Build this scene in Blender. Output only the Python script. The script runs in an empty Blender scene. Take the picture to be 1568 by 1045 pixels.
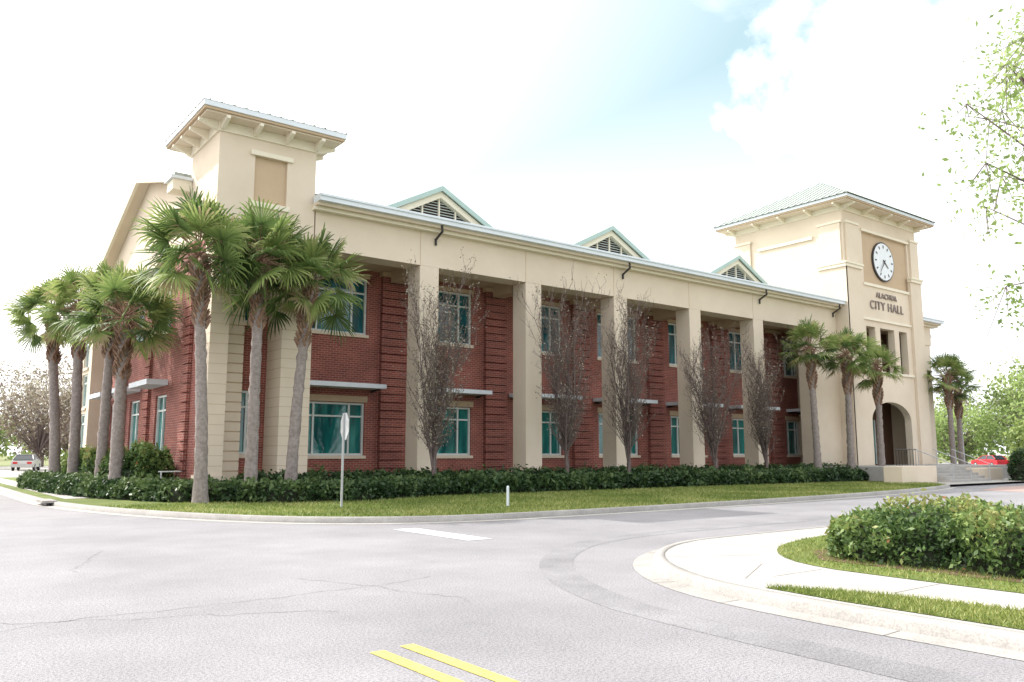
import bpy, math, random
import numpy as np
from mathutils import Vector, Matrix, noise
random.seed(7); rng=np.random.default_rng(7)
scene=bpy.context.scene
scene.view_settings.view_transform='Standard'; scene.view_settings.look='None'; scene.view_settings.exposure=0

# ---------------------------------------------------------------- materials
def new_mat(name):
    m=bpy.data.materials.new(name); m.use_nodes=True
    nt=m.node_tree; nt.nodes.clear()
    out=nt.nodes.new('ShaderNodeOutputMaterial')
    return m,nt,out
def N(nt,t,**k):
    n=nt.nodes.new(t)
    for a,b in k.items():
        if a in n.inputs: n.inputs[a].default_value=b
        else: setattr(n,a,b)
    return n
def ramp(nt,stops):
    r=nt.nodes.new('ShaderNodeValToRGB'); e=r.color_ramp.elements
    while len(e)<len(stops): e.new(0.5)
    for i,(p,c) in enumerate(stops):
        e[i].position=p; e[i].color=(*c,1)
    return r
def rough_mat(name,c1,c2,scale=3.0,rough=0.85,bump=0.15,bscale=60,detail=6,spec=0.3,big=None,speck=None):
    m,nt,out=new_mat(name); L=nt.links
    geo=N(nt,'ShaderNodeNewGeometry')
    n1=N(nt,'ShaderNodeTexNoise',Scale=scale,Detail=detail,Roughness=0.65)
    L.new(geo.outputs['Position'],n1.inputs['Vector'])
    r=ramp(nt,[(0.3,c1),(0.7,c2)]); L.new(n1.outputs['Fac'],r.inputs['Fac'])
    b=N(nt,'ShaderNodeBsdfPrincipled',Roughness=rough); b.inputs['Specular IOR Level'].default_value=spec
    col=r.outputs['Color']
    def mul(col,sc,lo,a,c,det=3.0):
        n3=N(nt,'ShaderNodeTexNoise',Scale=sc,Detail=det); L.new(geo.outputs['Position'],n3.inputs['Vector'])
        r3=ramp(nt,[(a,(lo,)*3),(c,(1,1,1))]); L.new(n3.outputs['Fac'],r3.inputs['Fac'])
        mx=N(nt,'ShaderNodeMix',data_type='RGBA',blend_type='MULTIPLY'); mx.inputs[0].default_value=1
        L.new(col,mx.inputs[6]); L.new(r3.outputs['Color'],mx.inputs[7]); return mx.outputs[2]
    if big: col=mul(col,big[0],big[1],0.35,0.65)
    if speck: col=mul(col,speck[0],speck[1],0.38,0.55,1.0)
    L.new(col,b.inputs['Base Color'])
    n2=N(nt,'ShaderNodeTexNoise',Scale=bscale,Detail=3.0); L.new(geo.outputs['Position'],n2.inputs['Vector'])
    bp=N(nt,'ShaderNodeBump',Strength=bump,Distance=0.02); L.new(n2.outputs['Fac'],bp.inputs['Height'])
    L.new(bp.outputs['Normal'],b.inputs['Normal']); L.new(b.outputs[0],out.inputs[0])
    return m
def leaf_mat(name,stops,trans=0.35):
    m,nt,out=new_mat(name); L=nt.links
    at=N(nt,'ShaderNodeAttribute',attribute_name='shade')
    r=ramp(nt,stops); L.new(at.outputs['Fac'],r.inputs['Fac'])
    d=N(nt,'ShaderNodeBsdfPrincipled',Roughness=0.5); d.inputs['Specular IOR Level'].default_value=0.35
    t=N(nt,'ShaderNodeBsdfTranslucent')
    L.new(r.outputs['Color'],d.inputs['Base Color']); L.new(r.outputs['Color'],t.inputs['Color'])
    mx=N(nt,'ShaderNodeMixShader',Fac=trans); L.new(d.outputs[0],mx.inputs[1]); L.new(t.outputs[0],mx.inputs[2])
    L.new(mx.outputs[0],out.inputs[0]); return m
def brick_mat(name,ca,cb,cm):
    m,nt,out=new_mat(name); L=nt.links
    geo=N(nt,'ShaderNodeNewGeometry'); sp=N(nt,'ShaderNodeSeparateXYZ'); L.new(geo.outputs['Position'],sp.inputs[0])
    ad=N(nt,'ShaderNodeMath',operation='ADD'); L.new(sp.outputs[0],ad.inputs[0]); L.new(sp.outputs[1],ad.inputs[1])
    cb_=N(nt,'ShaderNodeCombineXYZ'); L.new(ad.outputs[0],cb_.inputs[0]); L.new(sp.outputs[2],cb_.inputs[1])
    bt=N(nt,'ShaderNodeTexBrick',Scale=1.0); bt.inputs['Color1'].default_value=(*ca,1); bt.inputs['Color2'].default_value=(*cb,1); bt.inputs['Mortar'].default_value=(*cm,1)
    bt.inputs['Mortar Size'].default_value=0.010; bt.inputs['Brick Width'].default_value=0.26; bt.inputs['Row Height'].default_value=0.09; bt.inputs['Bias'].default_value=0.0
    L.new(cb_.outputs[0],bt.inputs['Vector'])
    n1=N(nt,'ShaderNodeTexNoise',Scale=0.9,Detail=6.0); L.new(geo.outputs['Position'],n1.inputs['Vector'])
    r=ramp(nt,[(0.3,(0.75,0.72,0.72)),(0.7,(1.15,1.1,1.08))]); L.new(n1.outputs['Fac'],r.inputs['Fac'])
    mx=N(nt,'ShaderNodeMix',data_type='RGBA',blend_type='MULTIPLY'); mx.inputs[0].default_value=1
    L.new(bt.outputs['Color'],mx.inputs[6]); L.new(r.outputs['Color'],mx.inputs[7])
    b=N(nt,'ShaderNodeBsdfPrincipled',Roughness=0.85); L.new(mx.outputs[2],b.inputs['Base Color'])
    bp=N(nt,'ShaderNodeBump',Strength=0.4,Distance=0.01,invert=True); L.new(bt.outputs['Fac'],bp.inputs['Height']); L.new(bp.outputs['Normal'],b.inputs['Normal'])
    L.new(b.outputs[0],out.inputs[0]); return m
def glass_mat(name,stops):
    m,nt,out=new_mat(name); L=nt.links
    geo=N(nt,'ShaderNodeNewGeometry'); sp=N(nt,'ShaderNodeSeparateXYZ'); L.new(geo.outputs['Position'],sp.inputs[0])
    ad=N(nt,'ShaderNodeMath',operation='ADD'); L.new(sp.outputs[0],ad.inputs[0]); L.new(sp.outputs[1],ad.inputs[1])
    cx=N(nt,'ShaderNodeCombineXYZ'); L.new(ad.outputs[0],cx.inputs[0])
    sc=N(nt,'ShaderNodeMath',operation='MULTIPLY'); sc.inputs[1].default_value=0.25; L.new(sp.outputs[2],sc.inputs[0]); L.new(sc.outputs[0],cx.inputs[1])
    n1=N(nt,'ShaderNodeTexNoise',Scale=2.2,Detail=3.0); L.new(cx.outputs[0],n1.inputs['Vector'])
    r=ramp(nt,stops); L.new(n1.outputs['Fac'],r.inputs['Fac'])
    b=N(nt,'ShaderNodeBsdfPrincipled',Roughness=0.04); b.inputs['Specular IOR Level'].default_value=0.8
    n2=N(nt,'ShaderNodeTexNoise',Scale=0.7,Detail=1.0); L.new(geo.outputs['Position'],n2.inputs['Vector'])
    bp=N(nt,'ShaderNodeBump',Strength=0.06,Distance=0.2); L.new(n2.outputs['Fac'],bp.inputs['Height']); L.new(bp.outputs['Normal'],b.inputs['Normal'])
    L.new(r.outputs['Color'],b.inputs['Base Color']); L.new(b.outputs[0],out.inputs[0]); return m
def roof_mat(name,col,per=0.45):
    m,nt,out=new_mat(name); L=nt.links
    geo=N(nt,'ShaderNodeNewGeometry'); sp=N(nt,'ShaderNodeSeparateXYZ'); L.new(geo.outputs['Position'],sp.inputs[0])
    ad=N(nt,'ShaderNodeMath',operation='ADD'); L.new(sp.outputs[0],ad.inputs[0]); L.new(sp.outputs[1],ad.inputs[1])
    md=N(nt,'ShaderNodeMath',operation='PINGPONG'); md.inputs[1].default_value=per/2; L.new(ad.outputs[0],md.inputs[0])
    r=ramp(nt,[(0.0,tuple(c*0.7 for c in col)),(0.12,col)]); L.new(md.outputs[0],r.inputs['Fac'])
    b=N(nt,'ShaderNodeBsdfPrincipled',Roughness=0.6,Metallic=0.0); L.new(r.outputs['Color'],b.inputs['Base Color'])
    L.new(b.outputs[0],out.inputs[0]); return m
def plain(name,c,rough=0.5,metal=0.0):
    return rough_mat(name,tuple(x*0.93 for x in c),tuple(min(1,x*1.04) for x in c),scale=2.5,rough=rough,bump=0.03)

M={}
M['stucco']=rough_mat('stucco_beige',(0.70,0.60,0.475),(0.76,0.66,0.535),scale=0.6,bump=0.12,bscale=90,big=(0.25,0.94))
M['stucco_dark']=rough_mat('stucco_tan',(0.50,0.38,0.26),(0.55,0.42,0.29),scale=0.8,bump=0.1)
M['cream']=rough_mat('cream_trim',(0.77,0.71,0.58),(0.83,0.77,0.64),scale=1.5,bump=0.05)
M['white']=rough_mat('white_trim',(0.66,0.72,0.77),(0.74,0.79,0.84),scale=1.0,bump=0.02,rough=0.5)
M['brick']=brick_mat('red_brick',(0.30,0.085,0.062),(0.21,0.057,0.045),(0.40,0.24,0.20))
M['brick_pier']=brick_mat('red_brick_pier',(0.27,0.073,0.055),(0.19,0.050,0.04),(0.36,0.21,0.17))
M['glass']=glass_mat('window_glass',[(0.3,(0.006,0.06,0.065)),(0.5,(0.012,0.15,0.14)),(0.72,(0.04,0.27,0.24))])
M['glass_up']=glass_mat('window_glass_upper',[(0.3,(0.006,0.03,0.035)),(0.5,(0.012,0.10,0.12)),(0.72,(0.05,0.24,0.28))])
M['frame']=plain('window_frame',(0.68,0.73,0.71),0.4)
M['roof']=roof_mat('pale_green_metal_roof',(0.36,0.41,0.375))
M['fascia_g']=plain('pale_green_fascia',(0.42,0.55,0.52),0.4)
M['dark']=plain('dark_metal',(0.05,0.045,0.045),0.5)
M['louver']=plain('louver',(0.50,0.56,0.54),0.5)
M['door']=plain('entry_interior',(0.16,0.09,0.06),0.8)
M['concrete']=rough_mat('concrete',(0.39,0.375,0.355),(0.46,0.445,0.42),scale=2.0,bump=0.2,bscale=120,big=(0.5,0.88),speck=(60,0.88))
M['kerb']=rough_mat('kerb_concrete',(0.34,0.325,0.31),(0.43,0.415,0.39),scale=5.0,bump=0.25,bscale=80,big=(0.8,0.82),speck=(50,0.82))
M['asphalt']=rough_mat('asphalt',(0.275,0.27,0.288),(0.355,0.347,0.366),scale=0.55,bump=0.7,bscale=90,detail=12,rough=0.8,big=(0.22,0.84),speck=(42,0.70))
M['patch']=rough_mat('asphalt_worn',(0.245,0.242,0.257),(0.315,0.31,0.325),scale=0.9,bump=0.7,bscale=90,detail=12,rough=0.8,big=(0.9,0.86),speck=(42,0.70))
M['tar']=plain('sealed_crack',(0.20,0.195,0.20),0.7)
M['paver']=rough_mat('brick_paver',(0.34,0.24,0.22),(0.42,0.31,0.28),scale=6.0,bump=0.2,bscale=40)
M['paint_w']=rough_mat('road_paint_white',(0.48,0.48,0.48),(0.76,0.76,0.76),scale=14.0,bump=0.1,speck=(50,0.7))
M['paint_y']=rough_mat('road_paint_yellow',(0.50,0.42,0.13),(0.76,0.63,0.15),scale=14.0,bump=0.1,speck=(50,0.68))
M['grass']=rough_mat('lawn_grass',(0.09,0.14,0.026),(0.20,0.24,0.06),scale=1.6,bump=0.9,bscale=45,detail=12,rough=0.9,big=(0.35,0.75))
M['farground']=rough_mat('ground_grass',(0.12,0.15,0.05),(0.22,0.23,0.10),scale=0.2,bump=0.5,bscale=10,rough=0.9)
M['mulch']=rough_mat('mulch',(0.08,0.05,0.03),(0.17,0.11,0.07),scale=20.0,bump=0.8,bscale=40)
M['joint']=plain('joint_grey',(0.20,0.19,0.18),0.9)  # plain dark grey for paving joints and the manhole cover
M['blade']=leaf_mat('grass_blades',[(0.0,(0.09,0.145,0.028)),(0.5,(0.21,0.27,0.06)),(1.0,(0.48,0.46,0.19))],0.3)
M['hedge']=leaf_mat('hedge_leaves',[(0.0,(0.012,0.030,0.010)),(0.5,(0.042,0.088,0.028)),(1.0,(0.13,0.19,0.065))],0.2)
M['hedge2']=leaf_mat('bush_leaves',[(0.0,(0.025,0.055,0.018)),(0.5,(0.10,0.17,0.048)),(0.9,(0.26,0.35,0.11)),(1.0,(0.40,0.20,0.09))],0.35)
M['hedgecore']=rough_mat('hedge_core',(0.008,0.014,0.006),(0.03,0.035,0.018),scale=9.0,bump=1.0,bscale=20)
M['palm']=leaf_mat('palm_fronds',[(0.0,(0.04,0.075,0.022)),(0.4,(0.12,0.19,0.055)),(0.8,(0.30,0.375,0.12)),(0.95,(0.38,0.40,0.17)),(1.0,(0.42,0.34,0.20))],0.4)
M['palmtrunk']=rough_mat('palm_trunk_bark',(0.19,0.16,0.145),(0.35,0.305,0.285),scale=9.0,bump=1.0,bscale=22)
M['boots']=rough_mat('palm_boots',(0.16,0.09,0.06),(0.36,0.24,0.17),scale=7.0,bump=0.8,bscale=25)
M['bark']=rough_mat('grey_bark',(0.12,0.09,0.082),(0.23,0.18,0.165),scale=8.0,bump=0.6,bscale=30)
M['buds']=leaf_mat('tree_buds',[(0.0,(0.13,0.085,0.07)),(0.5,(0.24,0.20,0.14)),(1.0,(0.55,0.53,0.43))],0.3)
M['leafgreen']=leaf_mat('tree_leaves',[(0.0,(0.05,0.085,0.025)),(0.5,(0.15,0.215,0.06)),(1.0,(0.35,0.43,0.14))],0.4)
M['leaflight']=leaf_mat('young_leaves',[(0.0,(0.16,0.24,0.07)),(0.5,(0.29,0.40,0.13)),(1.0,(0.48,0.58,0.25))],0.5)
M['clockface']=plain('clock_face',(0.78,0.82,0.86),0.4)
M['carred']=plain('red_car_paint',(0.55,0.03,0.04),0.25)
M['cargrey']=plain('grey_car_paint',(0.45,0.44,0.42),0.25)
M['tyre']=plain('tyre_rubber',(0.03,0.03,0.03),0.8)
M['carglass']=plain('car_glass',(0.03,0.04,0.05),0.05)
M['tail']=plain('tail_light',(0.5,0.02,0.02),0.3)
M['steel']=plain('galvanised_steel',(0.42,0.43,0.44),0.4)
M['signback']=plain('sign_back_aluminium',(0.50,0.52,0.54),0.35)
M['signred']=plain('sign_face_red',(0.5,0.03,0.03),0.4)
M['letters']=plain('letters_bronze',(0.26,0.21,0.19),0.5)

# ---------------------------------------------------------------- mesh helpers
def link(o): scene.collection.objects.link(o); return o
def empty(name):
    e=bpy.data.objects.new(name,None); e.empty_display_size=0.5; return link(e)
class MB:
    def __init__(s): s.v=[]; s.f=[]; s.m=[]; s.mats=[]
    def mi(s,k):
        if k not in s.mats: s.mats.append(k)
        return s.mats.index(k)
    def box(s,x0,x1,y0,y1,z0,z1,k):
        if x1<x0:x0,x1=x1,x0
        if y1<y0:y0,y1=y1,y0
        i=len(s.v)
        s.v+=[(x0,y0,z0),(x1,y0,z0),(x1,y1,z0),(x0,y1,z0),(x0,y0,z1),(x1,y0,z1),(x1,y1,z1),(x0,y1,z1)]
        for q in [(0,3,2,1),(4,5,6,7),(0,1,5,4),(1,2,6,5),(2,3,7,6),(3,0,4,7)]:
            s.f.append(tuple(i+a for a in q)); s.m.append(s.mi(k))
    def poly(s,pts,k):
        i=len(s.v); s.v+=[tuple(p) for p in pts]; s.f.append(tuple(range(i,i+len(pts)))); s.m.append(s.mi(k))
    def prism(s,pts,vec,k):
        n=len(pts); i=len(s.v); s.v+=[tuple(p) for p in pts]+[tuple(Vector(p)+Vector(vec)) for p in pts]
        mi=s.mi(k); s.f.append(tuple(range(i,i+n))); s.f.append(tuple(range(i+2*n-1,i+n-1,-1))); s.m+=[mi,mi]
        for a in range(n):
            b=(a+1)%n; s.f.append((i+a,i+n+a,i+n+b,i+b)); s.m.append(mi)
    def tube(s,p0,p1,r0,r1,k,n=8):
        p0=Vector(p0);p1=Vector(p1);d=(p1-p0).normalized()
        a=d.orthogonal().normalized();b=d.cross(a);i=len(s.v);mi=s.mi(k)
        for p,r in((p0,r0),(p1,r1)):
            for j in range(n):
                t=2*math.pi*j/n; s.v.append(tuple(p+a*r*math.cos(t)+b*r*math.sin(t)))
        for j in range(n):
            q=(j+1)%n; s.f.append((i+j,i+q,i+n+q,i+n+j)); s.m.append(mi)
        s.f.append(tuple(range(i+n-1,i-1,-1))); s.f.append(tuple(range(i+n,i+2*n))); s.m+=[mi,mi]
    def obj(s,name,parent=None,bevel=0,fix=True):
        me=bpy.data.meshes.new(name); me.from_pydata(s.v,[],s.f)
        for k in s.mats: me.materials.append(M[k])
        me.polygons.foreach_set('material_index',s.m)
        me.update()
        if fix:
            import bmesh
            bm=bmesh.new(); bm.from_mesh(me); bmesh.ops.recalc_face_normals(bm,faces=bm.faces); bm.to_mesh(me); bm.free()
        o=bpy.data.objects.new(name,me); link(o)
        if parent: o.parent=parent
        if bevel:
            b=o.modifiers.new('bevel','BEVEL'); b.width=bevel; b.segments=2; b.limit_method='ANGLE'
        return o
def fast_mesh(name,V,F,mat,shade=None,parent=None,smooth=False):
    V=np.asarray(V,dtype=np.float32); F=np.asarray(F,dtype=np.int32); k=F.shape[1]
    me=bpy.data.meshes.new(name)
    me.vertices.add(len(V)); me.vertices.foreach_set('co',V.ravel())
    me.loops.add(F.size); me.loops.foreach_set('vertex_index',F.ravel())
    me.polygons.add(len(F)); me.polygons.foreach_set('loop_start',np.arange(0,F.size,k,dtype=np.int32))
    try: me.polygons.foreach_set('loop_total',np.full(len(F),k,dtype=np.int32))
    except Exception: pass
    me.materials.append(M[mat])
    if shade is not None:
        a=me.attributes.new('shade','FLOAT','POINT'); a.data.foreach_set('value',np.asarray(shade,dtype=np.float32))
    me.update(calc_edges=True); me.validate()
    if smooth: me.polygons.foreach_set('use_smooth',[True]*len(me.polygons))
    o=bpy.data.objects.new(name,me); link(o)
    if parent: o.parent=parent
    return o
def unit(a): return a/np.maximum(np.linalg.norm(a,axis=1,keepdims=True),1e-6)
def leaves(P,size,aspect=0.45,up=None):
    n=len(P); a=unit(rng.normal(size=(n,3))+(0 if up is None else np.array(up)))
    b=unit(np.cross(a,rng.normal(size=(n,3))))
    s=(size*rng.uniform(0.6,1.35,n))[:,None]
    V=np.stack([P-a*s,P+b*s*aspect,P+a*s,P-b*s*aspect],1).reshape(-1,3)
    return V,np.arange(4*n).reshape(-1,4)
def tubes(segs,n=4):
    S=np.array(segs,dtype=float); p0=S[:,0:3];p1=S[:,3:6];r0=S[:,6];r1=S[:,7]
    d=unit(p1-p0); ref=np.where(np.abs(d[:,2:3])>0.9,np.array([[1.,0,0]]),np.array([[0,0,1.]]))
    a=unit(np.cross(d,ref)); b=np.cross(d,a); m=len(S)
    V=np.zeros((m,2*n,3))
    for j in range(n):
        t=2*math.pi*j/n; c=a*math.cos(t)+b*math.sin(t)
        V[:,j]=p0+c*r0[:,None]; V[:,n+j]=p1+c*r1[:,None]
    q=np.array([[j,(j+1)%n,n+(j+1)%n,n+j] for j in range(n)])
    F=(np.arange(m)[:,None,None]*2*n+q[None]).reshape(-1,4)
    return V.reshape(-1,3),F
def n3(P,s): return np.array([noise.noise(Vector(p)*s) for p in P])
def inpoly(x,y,poly):
    c=np.zeros(len(x),bool); n=len(poly)
    for i in range(n):
        x0,y0=poly[i];x1,y1=poly[(i+1)%n]
        if y0==y1: continue
        c^=((y0>y)!=(y1>y))&(x<(x1-x0)*(y-y0)/(y1-y0)+x0)
    return c
def flat(name,pts,z,mat,parent=None):
    b=MB(); b.poly([(x,y,z) for x,y in pts],mat); o=b.obj(name,parent,fix=False)
    if o.data.polygons[0].normal.z<0: o.data.flip_normals()
    import bmesh
    bm=bmesh.new(); bm.from_mesh(o.data); bmesh.ops.triangulate(bm,faces=bm.faces); bm.to_mesh(o.data); bm.free()
    return o
def offset(path,d):
    out=[]
    for i in range(len(path)):
        p=Vector(path[max(i-1,0)]);q=Vector(path[min(i+1,len(path)-1)]); t=(q-p).normalized(); nrm=Vector((-t.y,t.x))
        out.append((path[i][0]+nrm.x*d,path[i][1]+nrm.y*d))
    return out
def smooth_path(pts,it=2):
    for _ in range(it):
        o=[pts[0]]
        for a,b in zip(pts[:-1],pts[1:]):
            o.append((a[0]*.75+b[0]*.25,a[1]*.75+b[1]*.25)); o.append((a[0]*.25+b[0]*.75,a[1]*.25+b[1]*.75))
        o.append(pts[-1]); pts=o
    return pts
def sweep(name,path,prof,mat,parent=None):
    lines=[offset(path,d) for d,z in prof]; V=[];F=[];n=len(path);k=len(prof)
    for i in range(n):
        for j in range(k): V.append((lines[j][i][0],lines[j][i][1],prof[j][1]))
    for i in range(n-1):
        for j in range(k-1): F.append((i*k+j,i*k+j+1,(i+1)*k+j+1,(i+1)*k+j))
    return fast_mesh(name,V,F,mat,parent=parent)

# ---------------------------------------------------------------- ground, roads
flat('ground',[(-900,-900),(1200,-900),(1200,1200),(-900,1200)],-0.03,'farground')
flat('road',[(-60,-40),(140,-40),(140,24),(45,24),(45,40),(30,110),(-60,110)],0.0,'asphalt')
kerbF=smooth_path([(4.2,130),(4.2,46),(4.15,34),(4.2,29.5),(4.9,25.2),(6.2,21.2),(8.0,18.2),(10.5,16.7),(14,16.4),(24,16.6),(32,17.2),(38.6,18.3),(41.5,19.2)],2)
e=empty('front_kerb')
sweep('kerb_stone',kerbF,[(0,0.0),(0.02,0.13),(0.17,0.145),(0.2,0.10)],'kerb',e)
sweep('gutter',kerbF,[(-0.32,0.006),(0.0,0.008)],'concrete',e)
lawn_edge=offset(kerbF,0.18)
flat('lawn',lawn_edge+[(43,20.6),(43,60),(40,128)],0.125,'grass')
flat('parking_lot',[(5.5,62),(60,62),(60,120),(5.5,120)],0.131,'concrete')
flat('sidewalk',[(4.9,31),(5.9,31),(5.9,61.9),(4.9,61.9)],0.131,'concrete')
flat('plaza_pavement',[(41.5,19.4),(62,19.4),(62,27),(43.05,27),(43.05,20.6)],0.12,'concrete')
flat('paver_crosswalk',[(39,9),(75,9),(75,17.6),(44,17.9),(39,16.8)],0.006,'paver')
flat('side_parking_lot',[(62,24),(170,24),(170,75),(62,75)],0.01,'asphalt')
wear=smooth_path([(30,12.3),(16,12.2),(11,12.0),(8.4,10.4),(6.6,8.0),(5.8,5),(5.8,-20)],3)
w2=offset(wear,0.5)
flat('worn_asphalt_strip',wear+w2[::-1],0.003,'patch')
# sealed cracks
V=[];F=[];k=0
for (x,y,a,n_) in [(-3.0,12.0,-0.45,60),(0.5,9.0,0.15,40),(2.3,12.5,1.4,24),(5.2,7.6,1.9,22)]:
    x=float(x);y=float(y)
    for i in range(n_):
        aa=a+rng.normal(0,0.35); nx=x+math.cos(aa)*0.14; ny=y+math.sin(aa)*0.14
        t=Vector((nx-x,ny-y)).normalized()*rng.uniform(0.002,0.007)
        V+=[(x+t.y,y-t.x,.0045),(nx+t.y,ny-t.x,.0045),(nx-t.y,ny+t.x,.0045),(x-t.y,y+t.x,.0045)];F.append((k,k+1,k+2,k+3)); k+=4; x,y=nx,ny
fast_mesh('asphalt_cracks',V,F,'tar')
# island
isl=smooth_path([(60,10.1),(20,10.1),(13,10.1),(10.8,10.0),(8.9,8.9),(7.6,7.1),(7.2,5.2),(7.2,2),(7.2,-30)],2)
e=empty('island_kerb')
isk=offset(isl,0.28)
sweep('gutter',isl,[(0.0,0.005),(0.28,0.012)],'kerb',e)
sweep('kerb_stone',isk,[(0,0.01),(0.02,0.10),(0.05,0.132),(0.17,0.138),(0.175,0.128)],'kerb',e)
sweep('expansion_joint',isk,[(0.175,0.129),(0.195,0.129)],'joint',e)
isl_in=offset(isk,0.195)
flat('pavement',isl_in+[(60,-30)],0.13,'concrete')
gA=smooth_path([(60,8.9),(16,8.9),(13.0,8.6),(11.2,8.0),(9.9,6.7),(9.75,5.0),(9.75,0),(9.75,-30)],2)
flat('island_lawn',gA+[(60,-30)],0.137,'grass')
gB=[(7.9,5.75),(8.1,5.6),(8.45,4.9),(8.65,4.0),(8.7,3.0),(8.7,-30),(7.76,-30),(7.76,3),(7.8,4.8)]
flat('grass_strip',gB,0.137,'grass')
b=MB()
for i in range(12):
    y=6.2-i*1.5
    b.box(8.72,9.73,y-0.007,y+0.007,0.131,0.1325,'joint')
for (xa,ya,xb,yb) in [(8.3,6.3,9.6,7.0),(9.1,8.3,10.4,7.6),(10.8,9.4,11.4,8.2),(13.0,9.5,13.0,8.7),(14.9,9.5,14.9,9.0)]:
    t=Vector((-(yb-ya),xb-xa)).normalized()*0.007
    b.poly([(xa-t.x,ya-t.y,.1325),(xb-t.x,yb-t.y,.1325),(xb+t.x,yb+t.y,.1325),(xa+t.x,ya+t.y,.1325)],'joint')
b.obj('sidewalk_joints',fix=False)
b=MB()
for i in range(1,34,3):
    x,y=isl[min(len(isl)-1,i+2)]; x2,y2=isl_in[min(len(isl)-1,i+2)]
    d=Vector((x2-x,y2-y,0)); t=Vector((-d.y,d.x,0)).normalized()*0.008
    b.poly([(x+t.x,y+t.y,0.007),(x-t.x,y-t.y,0.007),(x+d.x*.55-t.x,y+d.y*.55-t.y,0.015),(x+d.x*.55+t.x,y+d.y*.55+t.y,0.015)],'joint')
b.obj('gutter_joints',fix=False)
b=MB(); b.box(3.27,3.40,-30,6.2,0.005,0.0075,'paint_y'); b.box(3.58,3.71,-30,6.25,0.005,0.0075,'paint_y'); b.obj('yellow_centre_line')
b=MB(); b.box(8.8,9.35,12.9,15.75,0.005,0.0075,'paint_w'); b.obj('stop_line')
b=MB(); b.tube((-0.7,15.4,0.0),(-0.7,15.4,0.008),0.3,0.3,'joint',24); b.obj('manhole_cover')
b=MB(); b.box(4.0,4.42,29.2,30.6,0.1,0.17,'kerb'); b.box(4.14,4.21,29.3,30.5,0.02,0.11,'dark'); b.obj('storm_drain_inlet')

def blades(name,poly,n,h,w,z,bb):
    x=rng.uniform(bb[0],bb[1],n);y=rng.uniform(bb[2],bb[3],n); k=inpoly(x,y,poly)
    x=x[k];y=y[k];n=len(x)
    hh=h*rng.uniform(0.5,1.4,n); a=rng.uniform(0,6.28,n); dx=np.cos(a)*w;dy=np.sin(a)*w
    lx=rng.normal(0,0.5,n)*hh;ly=rng.normal(0,0.5,n)*hh
    zz=np.full(n,z-0.003)
    V=np.stack([np.stack([x-dx,y-dy,zz],1),np.stack([x+dx,y+dy,zz],1),np.stack([x+lx,y+ly,zz+hh],1)],1).reshape(-1,3)
    sh=np.clip(rng.normal(0.5,0.2,n)+0.4*n3(np.stack([x,y,zz],1),0.5),0,1)
    return fast_mesh(name,V,np.arange(3*n).reshape(-1,3),'blade',np.repeat(sh,3))
lp=lawn_edge+[(43,20.6),(43,60),(40,128)]
blades('lawn_grass_blades',lp,75000,0.07,0.016,0.125,(4,43,16,26))
blades('island_grass_blades',gA+[(60,-30)],45000,0.045,0.007,0.137,(9.6,17,-1,9.5))
blades('strip_grass_blades',gB,22000,0.045,0.007,0.137,(7.6,8.8,0,6.8))

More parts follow.
